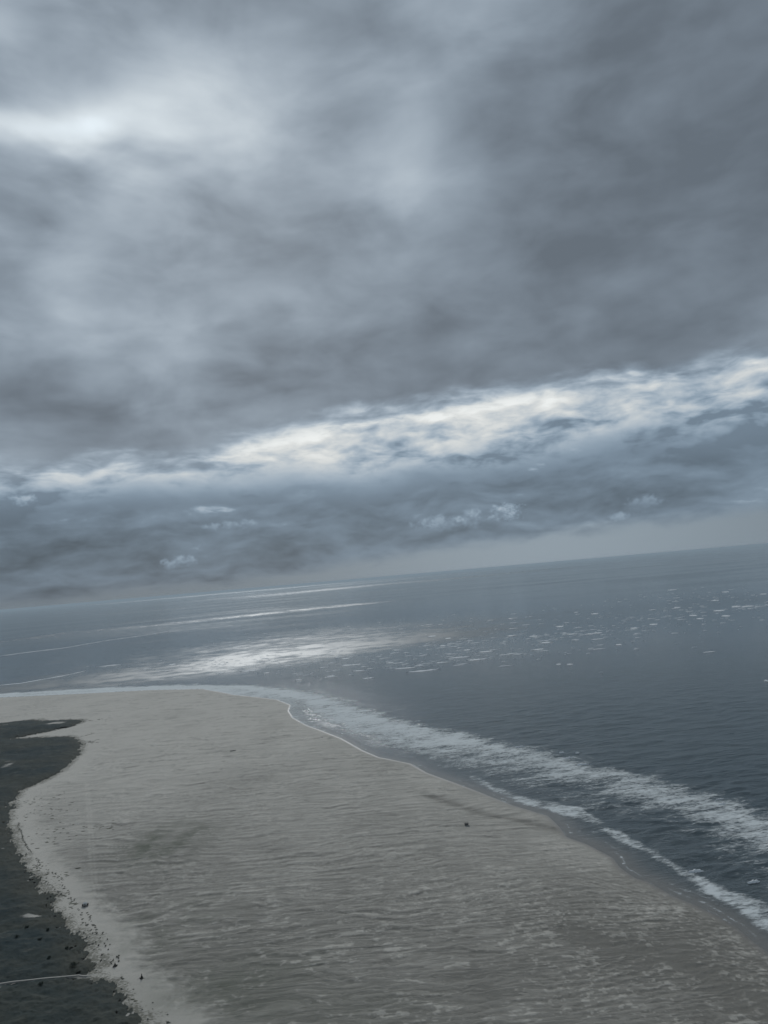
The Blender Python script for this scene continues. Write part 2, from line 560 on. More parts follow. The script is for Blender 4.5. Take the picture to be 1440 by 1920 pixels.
def dune_wave(lam, lx, seed, wander):
    """asymmetric sand wave: height, pale crest line, painted shade of the steep side"""
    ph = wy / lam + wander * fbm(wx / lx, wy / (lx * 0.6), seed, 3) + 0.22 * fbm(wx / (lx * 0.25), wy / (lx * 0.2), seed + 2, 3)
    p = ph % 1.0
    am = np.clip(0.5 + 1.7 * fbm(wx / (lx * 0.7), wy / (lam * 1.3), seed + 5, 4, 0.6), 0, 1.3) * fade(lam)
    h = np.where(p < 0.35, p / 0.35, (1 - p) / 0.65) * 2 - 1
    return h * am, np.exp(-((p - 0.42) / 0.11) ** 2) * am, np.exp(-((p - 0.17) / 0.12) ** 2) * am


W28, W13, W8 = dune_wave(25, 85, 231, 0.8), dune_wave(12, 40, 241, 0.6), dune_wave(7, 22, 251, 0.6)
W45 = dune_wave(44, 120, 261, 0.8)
patch = fbm(bx / 170, by / 230, 51, 4)
patch2 = fbm(bx / 60, by / 75, 57, 4)
patch3 = fbm(bx / 26, by / 32, 59, 3)
r_main = ripple(13.0, 38, 31, 1.2)
r_mid = ripple(7.5, 20, 37, 1.1)
r_long = ripple(25, 70, 43, 1.1)
r_vlong = ripple(42, 110, 143, 1.0)
r_fine = fbm(bx / 6, by / 4.2, 47, 3, 0.6) * fade(4.5)
chaos = fbm(wx / 15, wy / 10, 53, 4, 0.6) * fade(6)
far_t = sstep(by, 560, 1500)
flecks = sstep(bx + (by - 560) * 0.55, 20, 130) * sstep(by, 900, 700)   # small broken ripples on the seaward flat
wild = sstep(by, 760, 610)                              # filaments and scraps close by
rel = r_main * (0.55 - 0.30 * flecks) * (1 - 0.35 * wild) + r_mid * (0.28 + 0.25 * flecks) + r_long * 0.75 * sstep(by, 900, 1300) + r_vlong * 0.7 * sstep(by, 1500, 1900) + chaos * (0.5 + 0.55 * wild) + r_fine * (0.45 + 0.45 * flecks + 0.25 * wild)
rel = rel * np.clip(0.75 + 0.9 * patch2, 0.25, 1.3)
finger = rel.copy()
scrap = sstep(patch3 + 0.5 * patch2 + 0.5 * chaos, 0.05, 0.6) * wild     # pale rippled scraps
flat = sstep(ddn, -45, -5) * 0.9                        # smooth dry apron below the dunes
calm = (1 - scrap) * sstep(patch + 0.5 * patch2, 0.05, 0.5) * (0.2 + 0.35 * wild)   # damp smooth hollows
rel = rel * (1 - flat) * (1 - calm)
mz = (0.3 + 0.7 * sstep(by, 520, 640)) * (1 - flat) * np.clip(0.75 + 0.7 * patch2, 0.3, 1.2)     # where long sand waves run
k28, k13, k8, k45 = mz * (1 - 0.6 * flecks), mz, (1 - flat) * (0.6 + 0.4 * flecks), mz * sstep(by, 1100, 1500)
relief = 0.55 * k28 * W28[0] + 0.32 * k13 * W13[0] + 0.16 * k8 * W8[0] + 0.6 * k45 * W45[0]
amp = 0.35 * sstep(sd, 4, 30)
zb = np.where(sd > 0, 1.7 * (1 - np.exp(-np.maximum(sd, 0) / 80)), np.maximum(sd * 0.03, -6))
zb = zb + rel * amp + relief * sstep(sd, 4, 30) + np.clip(fbm(bx / 120, by / 160, 61, 3), -1, 1) * 0.5 * sstep(sd, 20, 120)
run = np.exp(-(dist_line(bx, by, RUNNEL1) / (9 + 5 * patch3)) ** 2) + np.exp(-(dist_line(bx, by, RUNNEL2) / (12 + 7 * patch3)) ** 2)
run = np.clip(run, 0, 1)
zb -= run * 0.5 * sstep(sd, 15, 50)
# dryness of the sand plus painted shade in troughs and on steep sides: damp flat near the viewer, drier farther off and on every crest
base = 0.30 + 0.06 * scrap + 0.22 * sstep(by, 560, 820) + 0.30 * sstep(by, 800, 1700) + 0.30 * patch + 0.16 * patch2 + 0.07 * patch3
thr = 0.36 - 0.16 * scrap + 0.3 * patch3 * (1 - wild) - 0.26 * sstep(by, 560, 850) - 0.35 * sstep(by, 850, 1500) + 0.25 * calm - 0.2 * patch3 * wild
con = 0.46 - 0.26 * sstep(by, 600, 900)
dry_and_shade = base + con * (sstep(rel, thr - 0.11, thr + 0.13) - 0.25) - (0.10 + 0.10 * far_t) * sstep(-rel, 0.15, 0.6)  # last term paints ripple shadow into the troughs
dry_and_shade += 1.75 * (0.15 * k28 * W28[1] + 0.13 * k13 * W13[1] + 0.10 * k8 * W8[1] + 0.10 * k45 * W45[1] - 0.17 * k28 * W28[2] - 0.14 * k13 * W13[2] - 0.10 * k8 * W8[2] - 0.15 * k45 * W45[2]) * sstep(sd, 0, 20)  # pale crests, and shade painted on the steep sides facing the camera
apron = sstep(ddn + 13 * finger + 6 * patch3, -52 - 20 * patch2, -20)
dry_and_shade = dry_and_shade * (1 - apron) + (0.97 + 0.1 * patch3) * apron
dry_and_shade -= run * 0.42
berm = sstep(sd, 3, 14) * sstep(sd, 62, 34) * sstep(by, 1350, 950)
comb = np.sin((bx * 0.8 + by * 0.75 + 6 * patch3 + 5 * r_fine) * 2 * np.pi / 6.5) * fade(5)
dry_and_shade += berm * (0.06 + 0.13 * comb + 0.25 * r_fine)
wet = sstep(sd, 7, 0.5) * 0.85 + sstep(sd, 0.5, -0.5)
wet = np.clip(wet, 0, 1) * 0.9
trk_d = dist_line(bx, by, TRACK)
dry_and_shade += np.exp(-((trk_d - 1.8) / 1.5) ** 2) * 0.13


def blob(cx, cy, rx, ry):
    return np.exp(-(((bx - cx) / rx) ** 2 + ((by - cy) / ry) ** 2))


spots = np.clip(0.5 + 1.5 * patch3, 0, 1.2)
algae = np.clip(blob(-300, 935, 45, 60) * (1.1 + 1.2 * patch2) * np.clip(0.7 + patch3, 0, 1.2) + blob(-140, 590, 60, 45) * (0.7 + patch2) * 0.75
                + blob(-225, 690, 60, 70) * 0.40 * (1 + patch2) * spots + blob(-60, 545, 70, 30) * 0.25, 0, 1) * (1 - 0.6 * sstep(rel, 0, 0.4))
dry_and_shade -= blob(-330, 900, 80, 130) * 0.16 + blob(-190, 640, 90, 90) * 0.10
quads = grid_faces(nc, nr)
sand_mt = sand_material()
keep = (sd.ravel()[quads] > -160).any(1)
under_dune = sstep(ddn, 0, 6)
beach = structure(build('beach', bx, by, zb - under_dune * 0.8, quads[keep], sand_mt, {'dry_and_shade': np.clip(dry_and_shade, 0, 1), 'algae': algae, 'wet': wet, 'rippled': (1 - apron) * (1 - 0.6 * run) * sstep(sd, 3, 14), 'sparse': sstep(ddn, -26, 2) * 0.72}))

# ------------------------------------------------------------------ dunes
roll = fbm(bx / 140, by / 160, 71, 4)
lump = fbm(bx / 22, by / 26, 77, 4, 0.6)
tuft = fbm(bx / 5, by / 6, 83, 2) * fade(5)
path_d = dist_line(bx, by, PATH)
hd = 3.2 * sstep(ddn, 0, 26) + sstep(ddn, 6, 90) * (4 + 7 * roll) + sstep(ddn, 2, 40) * lump * 2.6 + tuft * 0.5 * sstep(ddn, 0, 5)
hd = np.maximum(hd, 0.45)
hd -= 1.0 * np.exp(-(path_d / 4) ** 2)
zd = zb + hd - 0.3
sandy = np.exp(-(path_d / (0.8 + 3.4 * sstep(bx, -285, -262))) ** 2) * 1.1
for (cx, cy, rx, ry, s) in [(-372, 741, 12, 5, 1.0), (-1008, 1905, 20, 9, .8), (-868, 1890, 30, 18, 1.1), (-905, 1600, 14, 8, .0), (-745, 1420, 10, 30, .7), (-757, 1452, 14, 5, .7), (-800, 1410, 24, 7, .5), (-850, 1290, 10, 7, .6), (-330, 600, 6, 10, .5)]:
    sandy = np.maximum(sandy, blob(cx, cy, rx, ry) * s)
sandy = np.maximum(sandy, sstep(lump + 0.25 * tuft - sstep(ddn, 4, 45) * 0.5, 0.28, 0.5) * sstep(ddn, 55, 8) * 0.8)
gap = fbm(bx / 6, by / 9, 91, 3, 0.6)
ok = (ddn > 0.6) & ~((gap > 0.12 + 0.03 * np.maximum(ddn, 0)) & (ddn < 16))
thin_g = fbm(bx / 4, by / 6, 93, 2)
ok &= ~((thin_g > 0.15 + 0.05 * np.maximum(ddn, 0)) & (ddn < 8))
ok |= (ddn > -22) & (thin_g > 0.36 - ddn * 0.006) & (ddn < 0) & (patch2 > -0.15)
keep = ok.ravel()[quads].sum(1) >= 3
dune_mt = dune_material()
dunes = structure(build('dunes', bx, by, zd, quads[keep], dune_mt, {'edge': sstep(ddn, 40, 2), 'sandy': np.clip(sandy, 0, 1)}))

# ------------------------------------------------------------------ sea
sx, sy, sr, nc2, nr2 = polar((-31.0, 31.0), 0.065, np.concatenate([spread(34.0, 12.0, 0.06), spread(11.95, 2.0, 0.04), spread(1.97, 0.32, 0.03)]), np.array([5, 100, 220, 320, 400.0]), np.array([60000, 75000, 100000, 150000.0]))
ssd = signed(sx, sy, ISLAND)
off = np.maximum(-ssd, 0)
row = sr * sr / CAM_H * np.radians(0.05)


def sfade(wl):
    return sstep(wl / row, 1.5, 3.5)


a_ = 0.10
su, sv = sx * math.cos(a_) + sy * math.sin(a_), sy * math.cos(a_) - sx * math.sin(a_)
sw = sv + fbm(su / 160, sv / 120, 101, 3) * 25
wav = 0.75 * fbm(su / 60, sw / 24, 103, 2) * sfade(22) + 0.60 * fbm(su / 26, sw / 11, 107, 2) * sfade(10) + 0.32 * fbm(su / 12, sw / 5.5, 109, 2) * sfade(5)
zs = wav * sstep(off, 8, 90) * (2.1 - 1.1 * sstep(sr, 1200, 2000)) - 0.02
gust = 0.04 + 0.42 * np.clip(fbm(su / 3000, sv / 1100, 113, 4), -0.1, 1) * sstep(sr, 2500, 6000)


def streak(pts, w0, w1):
    t = dist_line(sx, sy * 1.0, pts) / np.interp(sr, [2000, 6000, 30000, 70000], [w0, w0, w1, w1])
    return np.exp(-t * t)


ragged = np.clip(0.75 + 0.9 * fbm(su / 260, sv / 160, 117, 4), 0.1, 1.4)
gust += streak([(-1480, 2785), (-1253, 2814), (-930, 2937), (-552, 3193), (-332, 3274), (-100, 3413), (200, 3560)], 290, 290) * 0.85 * ragged
gust += streak([(-3552, 7320), (-3353, 7710), (-2570, 7690), (-2053, 8047), (-1255, 8530), (-536, 8812)], 420, 420) * 0.55 * ragged
gust += streak([(-1700, 3700), (-800, 3900), (100, 4100)], 800, 800) * 0.38 * ragged
gust += streak([(-23800, 72000), (-8100, 76000)], 7000, 7000) * 0.9
gust += streak([(-2571, 27088), (-253, 30162), (2354, 27627), (6142, 31753)], 2500, 2500) * 0.5
gust += streak([(-400, 47000), (8080, 66000), (19287, 63800)], 5000, 5000) * 0.4
lee = streak([(-2300, 4000), (-1500, 4300)], 600, 600) + streak([(-1800, 3400), (-1500, 3700)], 260, 260)   # slick water in the lee
gust = np.clip(gust * (1 + 0.9 * fbm(su / 90, sv / 70, 119, 3, 0.6)) + 0.10 * fbm(su / 45, sv / 45, 121, 2) - 0.3 * lee, 0, 1)
shallow = np.clip(np.exp(-(off / 22) ** 2) * 0.85 + np.exp(-off / 80) * 0.25, 0, 1)
keep = (ssd.ravel()[(q2 := grid_faces(nc2, nr2))] < 25).any(1)
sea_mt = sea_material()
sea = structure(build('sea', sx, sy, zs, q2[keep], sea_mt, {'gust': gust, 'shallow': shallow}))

# ------------------------------------------------------------------ surf
band_a = signed(sx, sy, FOAM_A_OUT + FOAM_A_IN[::-1])
band_b = signed(sx, sy, FOAM_B_OUT + FOAM_B_IN[::-1])
fw = fbm(su / 45, sv / 30, 131, 4) * 16
scale_far = 1 + sstep(sy, 1200, 2400) * 1.2
front = sstep(dist_line(sx, sy, FOAM_A_OUT), 130, 10)
foam = np.maximum(sstep(band_a + fw * 1.8, -38, 34 * scale_far) * (0.62 + 0.32 * front + 0.42 * sstep(sy, 1100, 1500) + 0.25 * fbm(su / 120, sv / 60, 139, 3)), sstep(band_b + fw * 0.45, -8, 5) * np.clip(0.85 + 0.8 * fbm(sx / 40, sy / 60, 141, 3), 0.35, 1.15))
between = sstep(off, 25, 70) * sstep(dist_line(sx, sy, FOAM_A_IN), 80, 10) * (0.38 + 0.36 * sstep(sy, 950, 1250))
foam = np.maximum(foam, between)
line_w = 1.6 + 3.0 * sstep(sy, 900, 2200)
brk = sstep(fbm(sx / 22, sy / 26, 137, 4, 0.6), -0.15, 0.5)
foam = np.maximum(foam, np.exp(-((ssd + line_w * 0.7) / line_w) ** 2) * brk * 0.8)
sw_n = fbm(sx / 35, sy / 45, 161, 3) * 7 + fbm(sx / 9, sy / 12, 163, 2) * 2
for o_, w_, a_s in ((9, 1.5, 0.75), (19, 2.0, 0.6), (31, 2.5, 0.55)):
    foam = np.maximum(foam, np.exp(-((off - o_ - sw_n) / w_) ** 2) * a_s * np.clip(0.6 + 1.2 * fbm(sx / 50, sy / 60, 167 + o_, 3), 0, 1.1) * (off > 0))
foam = np.maximum(foam, np.exp(-(off / 70) ** 2) * sstep(sy, 1250, 1800) * (0.85 + 0.6 * sstep(sy, 1900, 2300)))
foam = foam + 0.45 * sstep(band_a, -10, 40) * sstep(sy, 1900, 2300)
foam *= (ssd < 1.5)
keep = (foam.ravel()[q2] > 0.03).any(1) & (ssd.ravel()[q2] < 10).all(1)
foam_mt = foam_material()
surf = build('surf_foam', sx, sy, zs + 0.10 + 0.7 * foam * np.clip(0.6 + fbm(su / 14, sv / 9, 151, 3), 0.1, 1.6) * sstep(off, 5, 60), q2[keep], foam_mt, {'foam': foam})
surf['kind'] = 'stuff'
surf['label'] = 'white streaky surf breaking in bands along the curved shoreline'
surf['category'] = 'surf'

# ------------------------------------------------------------------ things
def link(name, bm, mt, parent=None, loc=(0, 0, 0), rz=0.0, smooth=False):
    me = bpy.data.meshes.new(name)
    bm.to_mesh(me)
    bm.free()
    if smooth:
        for p in me.polygons:
            p.use_smooth = True
    me.materials.append(mt)
    o = bpy.data.objects.new(name, me)
    o.parent = parent
    o.location = loc
    o.rotation_euler = (0, 0, rz)
    col.objects.link(o)
    return o


def thing(name, label, cat, loc, rz=0.0, group=None):
    o = bpy.data.objects.new(name, None)
    o.location = loc
    o.rotation_euler = (0, 0, rz)
    col.objects.link(o)
    return tag(o, label, cat, group)


def tag(o, label, cat, group=None):
    o['label'], o['category'] = label, cat
    if group:
        o['group'] = group
    return o


def box(bm, x0, x1, y0, y1, z0, z1):
    r = bmesh.ops.create_cube(bm, size=1.0)
    for v in r['verts']:
        v.co = Vector(((x0 + x1) / 2 + v.co.x * (x1 - x0), (y0 + y1) / 2 + v.co.y * (y1 - y0), (z0 + z1) / 2 + v.co.z * (z1 - z0)))


def pole(bm, a, b, r1, r2, seg=6):
    a, b = Vector(a), Vector(b)
    d = b - a
    q = d.to_track_quat('Z', 'Y').to_matrix().to_4x4()
    r = bmesh.ops.create_cone(bm, cap_ends=True, segments=seg, radius1=r1, radius2=r2, depth=d.length)
    for v in r['verts']:
        v.co = q @ v.co + (a + b) / 2


def ground_z(x, y, arr):
    k = np.argmin((bx - x) ** 2 + (by - y) ** 2)
    return float(arr.ravel()[k])


zbeach = zb - under_dune * 0.8
wood_mt = plain('driftwood', (0.085, 0.080, 0.070))
dark_mt = plain('tarred_wood', (0.085, 0.085, 0.082))
white_mt = plain('white_paint', (0.78, 0.78, 0.75), 0.6, 0.08)
roof_mt = plain('grey_roof', (0.16, 0.16, 0.165))
tuft_mt = plain('marram', (0.10, 0.105, 0.078), 0.9, 0.4, 8)
shrub_mt = plain('shrub_leaves', (0.042, 0.056, 0.042), 0.9, 0.4, 5)
bark_mt = plain('bark', (0.07, 0.06, 0.05))
path_mt = plain('pale_boards', (0.46, 0.44, 0.40), 0.9, 0.12, 1.5)
cap_mt = plain('white_water', (0.88, 0.90, 0.90), 0.9, 0.08, 0.15)

# white cabin on a dark deck at the beach edge
hx, hy = -328.5, 761.2
hz = ground_z(hx, hy, zbeach)
hut = thing('beach_cabin', 'small white cabin on a dark wooden deck at the head of the beach', 'cabin', (hx, hy, hz), R(12))
for px_ in (-2.6, -0.9, 0.9, 2.6):
    for py_ in (-1.7, 1.7):
        bm = bmesh.new()
        pole(bm, (px_, py_, -0.5), (px_, py_, 1.0), 0.13, 0.13)
        link('stilt', bm, dark_mt, hut)
for k in range(12):
    bm = bmesh.new()
    box(bm, -3.0 + k * 0.5, -2.53 + k * 0.5, -2.0, 2.0, 1.0, 1.12)
    link('plank', bm, dark_mt, hut)
bm = bmesh.new()
box(bm, -1.3, 1.3, -1.2, 1.2, 1.125, 3.0)
wall = link('wall', bm, white_mt, hut)
bm = bmesh.new()
box(bm, -0.45, 0.45, -1.26, -1.203, 1.13, 2.85)
door = link('door', bm, dark_mt, hut)
bm = bmesh.new()
box(bm, 0.30, 0.38, -1.32, -1.262, 1.95, 2.05)
link('handle', bm, roof_mt, door)
bm = bmesh.new()
v = [bm.verts.new(c) for c in ((-1.6, -1.5, 3.003), (1.6, -1.5, 3.003), (1.6, 1.5, 3.003), (-1.6, 1.5, 3.003), (-1.6, 0, 3.8), (1.6, 0, 3.8))]
for f in ((0, 1, 5, 4), (2, 3, 4, 5), (0, 4, 3), (1, 2, 5), (3, 2, 1, 0)):
    bm.faces.new([v[i_] for i_ in f])
link('roof', bm, white_mt, hut)
for (x0, x1) in ((-2.9, -1.8), (1.8, 2.9)):
    bm = bmesh.new()
    box(bm, x0, x1, -0.8, 1.2, 1.125, 2.1)
    link('locker', bm, dark_mt, hut)
bm = bmesh.new()
for k in range(5):
    box(bm, -0.6, 0.6, -2.3 - k * 0.27, -2.06 - k * 0.27, 0.8 - k * 0.2, 0.86 - k * 0.2)
link('stairs', bm, dark_mt, hut)


# driftwood huts: poles leaning together
def driftwood_hut(loc, rad, h, n, label, seed):
    rnd = random.Random(seed)
    t = thing('driftwood_hut', label, 'hut', (loc[0], loc[1], ground_z(*loc, zbeach)), 0, 'driftwood huts on the sand')
    for k in range(n):
        a = 2 * math.pi * k / n + rnd.uniform(-0.15, 0.15)
        rr_ = rad * rnd.uniform(0.8, 1.15)
        top = (math.cos(a + 2.6) * 0.3, math.sin(a + 2.6) * 0.3, h * rnd.uniform(0.85, 1.12))
        bm = bmesh.new()
        pole(bm, (math.cos(a) * rr_, math.sin(a) * rr_, -0.2), top, rnd.uniform(0.14, 0.24), rnd.uniform(0.09, 0.15))
        link('pole', bm, wood_mt, t)
    for k in range(4):
        a = rnd.uniform(0, 6.28)
        bm = bmesh.new()
        x0, y0 = math.cos(a) * rad * 1.3, math.sin(a) * rad * 1.3
        pole(bm, (x0, y0, 0.12), (x0 + rnd.uniform(-1, 1) * 1.6, y0 + rnd.uniform(-1, 1), 0.2), 0.14, 0.1)
        link('log', bm, wood_mt, t)
    return t


driftwood_hut((-222.2, 611.6), 1.25, 3.3, 14, 'slender pointed driftwood hut alone on bare pale sand, away from the dunes', 1)
driftwood_hut((-251.9, 634.8), 1.7, 2.7, 18, 'squat dark driftwood hut beside small tufts near where the path meets the beach', 2)

# wreck timbers far out on the flat
w = thing('wreck', 'dark broken wreck timbers lying far out on the rippled sand', 'wreck', (-318.6, 1408.2, ground_z(-318.6, 1408.2, zbeach)), R(14))
bm = bmesh.new()
pole(bm, (-5.5, 0, 0.3), (5.5, 0.6, 0.8), 0.45, 0.32, 8)
link('keel', bm, dark_mt, w)
for k in range(9):
    bm = bmesh.new()
    xk = -4.8 + k * 1.2
    hk = 2.0 * (0.55 + 0.45 * math.sin(k * 1.9 + 1)) + 0.5
    pole(bm, (xk, 0, 0.2), (xk + 0.2, -0.9, hk * 0.6), 0.2, 0.17)
    pole(bm, (xk + 0.2, -0.9, hk * 0.6), (xk + 0.35, -1.2, hk), 0.17, 0.12)
    link('rib', bm, dark_mt, w)
for k in range(3):
    bm = bmesh.new()
    box(bm, -4.0 + k, 2.5 + k * 1.2, -0.9 - k * 0.12, -0.75 - k * 0.12, 0.45 + k * 0.34, 0.70 + k * 0.34)
    link('plank', bm, dark_mt, w)

# open shelter on posts by the runnel
sh = thing('beach_shelter', 'low dark flat roofed shelter on posts standing beside the dark runnel', 'shelter', (65.0, 900.0, ground_z(65, 900, zbeach)), R(-6))
bm = bmesh.new()
box(bm, -2.2, 2.2, -1.3, 1.3, 0.35, 0.6)
link('platform', bm, dark_mt, sh)
for px_ in (-2.0, 2.0):
    for py_ in (-1.1, 1.1):
        bm = bmesh.new()
        pole(bm, (px_, py_, -0.6), (px_, py_, 2.0), 0.12, 0.12)
        link('post', bm, dark_mt, sh)
bm = bmesh.new()
box(bm, -2.5, 2.5, -1.6, 1.6, 2.003, 2.25)
link('roof', bm, dark_mt, sh)
bm = bmesh.new()
box(bm, -1.9, 1.9, 0.7, 1.0, 0.605, 1.05)
link('bench', bm, dark_mt, sh)


# tufts of grass on the pale sand below the dunes
def tuft_mesh(seed, n=46, rad=0.75, h=1.1):
    rnd = random.Random(seed)
    bm = bmesh.new()
    for k in range(n):
        a, q = rnd.uniform(0, 6.28), rad * math.sqrt(rnd.random())
        x0, y0 = math.cos(a) * q * 0.7, math.sin(a) * q * 0.7
        lean = rnd.uniform(0.2, 0.7)
        hh = h * rnd.uniform(0.6, 1.15)
        ta = a + rnd.uniform(-0.6, 0.6)
        wd = rnd.uniform(0.05, 0.10)
        p0 = Vector((x0, y0, -0.1))
        p1 = p0 + Vector((math.cos(ta) * lean * 0.35, math.sin(ta) * lean * 0.35, hh * 0.7))
        p2 = p0 + Vector((math.cos(ta) * lean, math.sin(ta) * lean, hh))
        sd2 = Vector((-math.sin(ta), math.cos(ta), 0)) * wd
        vs = [bm.verts.new(c) for c in (p0 - sd2, p0 + sd2, p1 + sd2 * 0.8, p1 - sd2 * 0.8, p2)]
        bm.faces.new(vs[:4])
        bm.faces.new((vs[3], vs[2], vs[4]))
    me = bpy.data.meshes.new('grass_tuft')
    bm.to_mesh(me)
    bm.free()
    me.materials.append(tuft_mt)
    return me


tufts = [tuft_mesh(k) for k in range(4)]
TUFT_SPOTS = [(-257, 640), (-256, 650), (-254, 648), (-255, 652), (-252, 643), (-277, 684), (-277, 677), (-274, 672), (-271, 674), (-285, 688), (-292, 698), (-296, 699), (-305, 701), (-271, 656), (-268, 647), (-269, 665), (-281, 674), (-300, 706), (-308, 718)]
for k, (x_, y_) in enumerate(TUFT_SPOTS):
    o = bpy.data.objects.new('grass_tuft', tufts[k % 4])
    o.location = (x_, y_, ground_z(x_, y_, zbeach))
    o.rotation_euler = (0, 0, k * 1.7)
    sc_ = (0.8, 1.2, 1.1, 1.0, 1.1, 0.9, 0.9, 1.2, 0.8)[k % 9]
    o.scale = (sc_, sc_, sc_)
    col.objects.link(o)
    tag(o, 'small dark tuft of grass dotted on the pale sand below the dune edge', 'grass tuft', 'grass tufts on the pale sand')


# shrubs in the dunes: stems and a crown of many small leaves
def shrub(loc, rad, label, seed):
    rnd = random.Random(seed)
    t = thing('shrub', label, 'shrub', (loc[0], loc[1], ground_z(*loc, zd) - 0.2), 0, 'dark shrubs in the dune grass')
    bm = bmesh.new()
    for k in range(6):
        a = rnd.uniform(0, 6.28)
        pole(bm, (0, 0, -0.3), (math.cos(a) * rad * 0.6, math.sin(a) * rad * 0.6, rad * 0.75), 0.12, 0.04, 5)
    link('stem', bm, bark_mt, t)
    bm = bmesh.new()
    lumps = [(rnd.uniform(-0.6, 0.6) * rad, rnd.uniform(-0.6, 0.6) * rad, rnd.uniform(0.3, 0.8) * rad, rnd.uniform(0.35, 0.6) * rad) for _ in range(9)]
    for k in range(int(420 + 60 * rad)):
        lx, ly, lz, lr = lumps[k % 9]
        d = Vector((rnd.gauss(0, 1), rnd.gauss(0, 1), rnd.gauss(0, 1))).normalized()
        c = Vector((lx, ly, lz)) + d * lr * rnd.uniform(0.6, 1.05)
        if c.z < 0.05:
            continue
        a = Vector((rnd.gauss(0, 1), rnd.gauss(0, 1), rnd.gauss(0, 1))).normalized() * rnd.uniform(0.14, 0.3)
        b = a.cross(d + Vector((0.1, 0, 0))).normalized() * a.length * 0.7
        bm.faces.new([bm.verts.new(c + q) for q in (-a, -b, a, b)])
    link('crown', bm, shrub_mt, t)
    return t


shrub((-286.4, 636.2), 3.6, 'largest dark green shrub in the dunes, just above the pale path end', 11)
for k, (x_, y_, r_s, lb) in enumerate([
        (-363.6, 714.8, 1.9, 'dark shrub in the dune grass near the bare sand scar'),
        (-338.3, 686.6, 2.0, 'dark shrub midway between the bare sand scar and the path'),
        (-342.0, 708.9, 1.7, 'dark shrub close to the dune edge opposite the tufts'),
        (-306.4, 669.0, 2.2, 'second largest dark shrub, close to the ragged dune edge'),
        (-299.1, 605.5, 1.9, 'dark shrub in the grass on the near side of the path'),
        (-363.4, 695.8, 1.6, 'leftmost dark shrub in the dune grass'),
        (-313.3, 649.9, 1.5, 'small dark shrub left of the largest one')]):
    shrub((x_, y_), r_s, lb, 20 + k)

# path of pale boards through the dunes
pth = np.array(PATH, float)
bm = bmesh.new()
prev = None
line_ = []
for k in range(len(pth) - 1):
    for t_k in np.linspace(0, 1, 30, endpoint=False):
        c = pth[k] + (pth[k + 1] - pth[k]) * t_k
        d = (pth[k + 1] - pth[k]) / np.linalg.norm(pth[k + 1] - pth[k])
        line_.append((c, d, ground_z(c[0], c[1], zd)))
zl = np.array([q[2] for q in line_])
zl = np.convolve(np.pad(zl, 12, mode='edge'), np.ones(25) / 25, 'valid') + 0.9
for (c, d, _), zc in zip(line_, zl):
    nrm = np.array([-d[1], d[0]]) * 0.55
    cur = [bm.verts.new((c[0] + sg * nrm[0], c[1] + sg * nrm[1], zc + dz_)) for sg, dz_ in ((-1, 0), (1, 0), (1, -1.2), (-1, -1.2))]
    if prev:
        for i_ in range(4):
            bm.faces.new((prev[i_], prev[(i_ + 1) % 4], cur[(i_ + 1) % 4], cur[i_]))
    prev = cur
fp = structure(link('footpath', bm, path_mt))
fp['label'] = 'straight pale footpath leading through the dark dunes to the beach'


# lines of washed-up debris and hummocks of grass
def mounds(name, spots, mt, seed):
    rnd = random.Random(seed)
    bm = bmesh.new()
    for (x_, y_, sx_, sy_, h_) in spots:
        z_ = ground_z(x_, y_, zbeach)
        n_ = 9
        ring = [bm.verts.new((x_ + math.cos(6.283 * k / n_) * sx_ * rnd.uniform(0.6, 1.2), y_ + math.sin(6.283 * k / n_) * sy_ * rnd.uniform(0.6, 1.2), z_ - 0.15)) for k in range(n_)]
        mids = [bm.verts.new((x_ + (v_.co.x - x_) * 0.6, y_ + (v_.co.y - y_) * 0.6, z_ + h_ * rnd.uniform(0.5, 0.9))) for v_ in ring]
        tp = bm.verts.new((x_, y_, z_ + h_))
        for k in range(n_):
            j = (k + 1) % n_
            bm.faces.new((ring[k], ring[j], mids[j], mids[k]))
            bm.faces.new((mids[k], mids[j], tp))
    return link(name, bm, mt)


def along(pts, step, jit, seed, s0, s1, h0, h1, skip=0.0):
    rnd = random.Random(seed)
    out = []
    for (ax, ay), (cx, cy) in zip(pts[:-1], pts[1:]):
        ln = math.hypot(cx - ax, cy - ay)
        for k in range(int(ln / step)):
            if rnd.random() < skip:
                continue
            t_ = (k + rnd.random()) * step / ln
            s_ = rnd.uniform(s0, s1)
            out.append((ax + (cx - ax) * t_ + rnd.gauss(0, jit), ay + (cy - ay) * t_ + rnd.gauss(0, jit), s_, s_ * 1.4, rnd.uniform(h0, h1)))
    return out


wrack_mt = plain('wrack', (0.135, 0.133, 0.110), 0.95, 0.4, 2)
for pts, jit, skip, lb in [
        ([(-547, 1066), (-538, 1046), (-521, 1021), (-499, 982), (-478, 951), (-467, 936)], 0.5, 0.0, 'thin dark wavy line of debris on the pale sand at the back of the bay'),
        ([(-450, 913), (-424, 875), (-403, 856), (-388, 841), (-376, 817), (-347, 779)], 1.2, 0.35, 'seaward of the two broken dark debris lines below the dunes'),
        ([(-405, 838), (-380, 809), (-359, 788), (-338, 765)], 1.2, 0.35, 'landward of the two broken dark debris lines below the dunes'),
        ([(-333, 756), (-315, 727), (-304, 709)], 1.3, 0.4, 'short speckled debris line ending near the grass tufts, on its dune side'),
        ([(-318, 744), (-309, 726), (-293, 702)], 0.8, 0.25, 'short thin debris line curving down from the white cabin')]:
    o = mounds('wrack_line', along(pts, 2.2, jit, len(pts) + int(-pts[0][0]), 0.7, 1.5, 0.25, 0.5, skip), wrack_mt, 5)
    tag(o, lb, 'debris', 'debris lines on the upper beach')
    o['kind'] = 'stuff'
rnd = random.Random(77)
spots_ = []
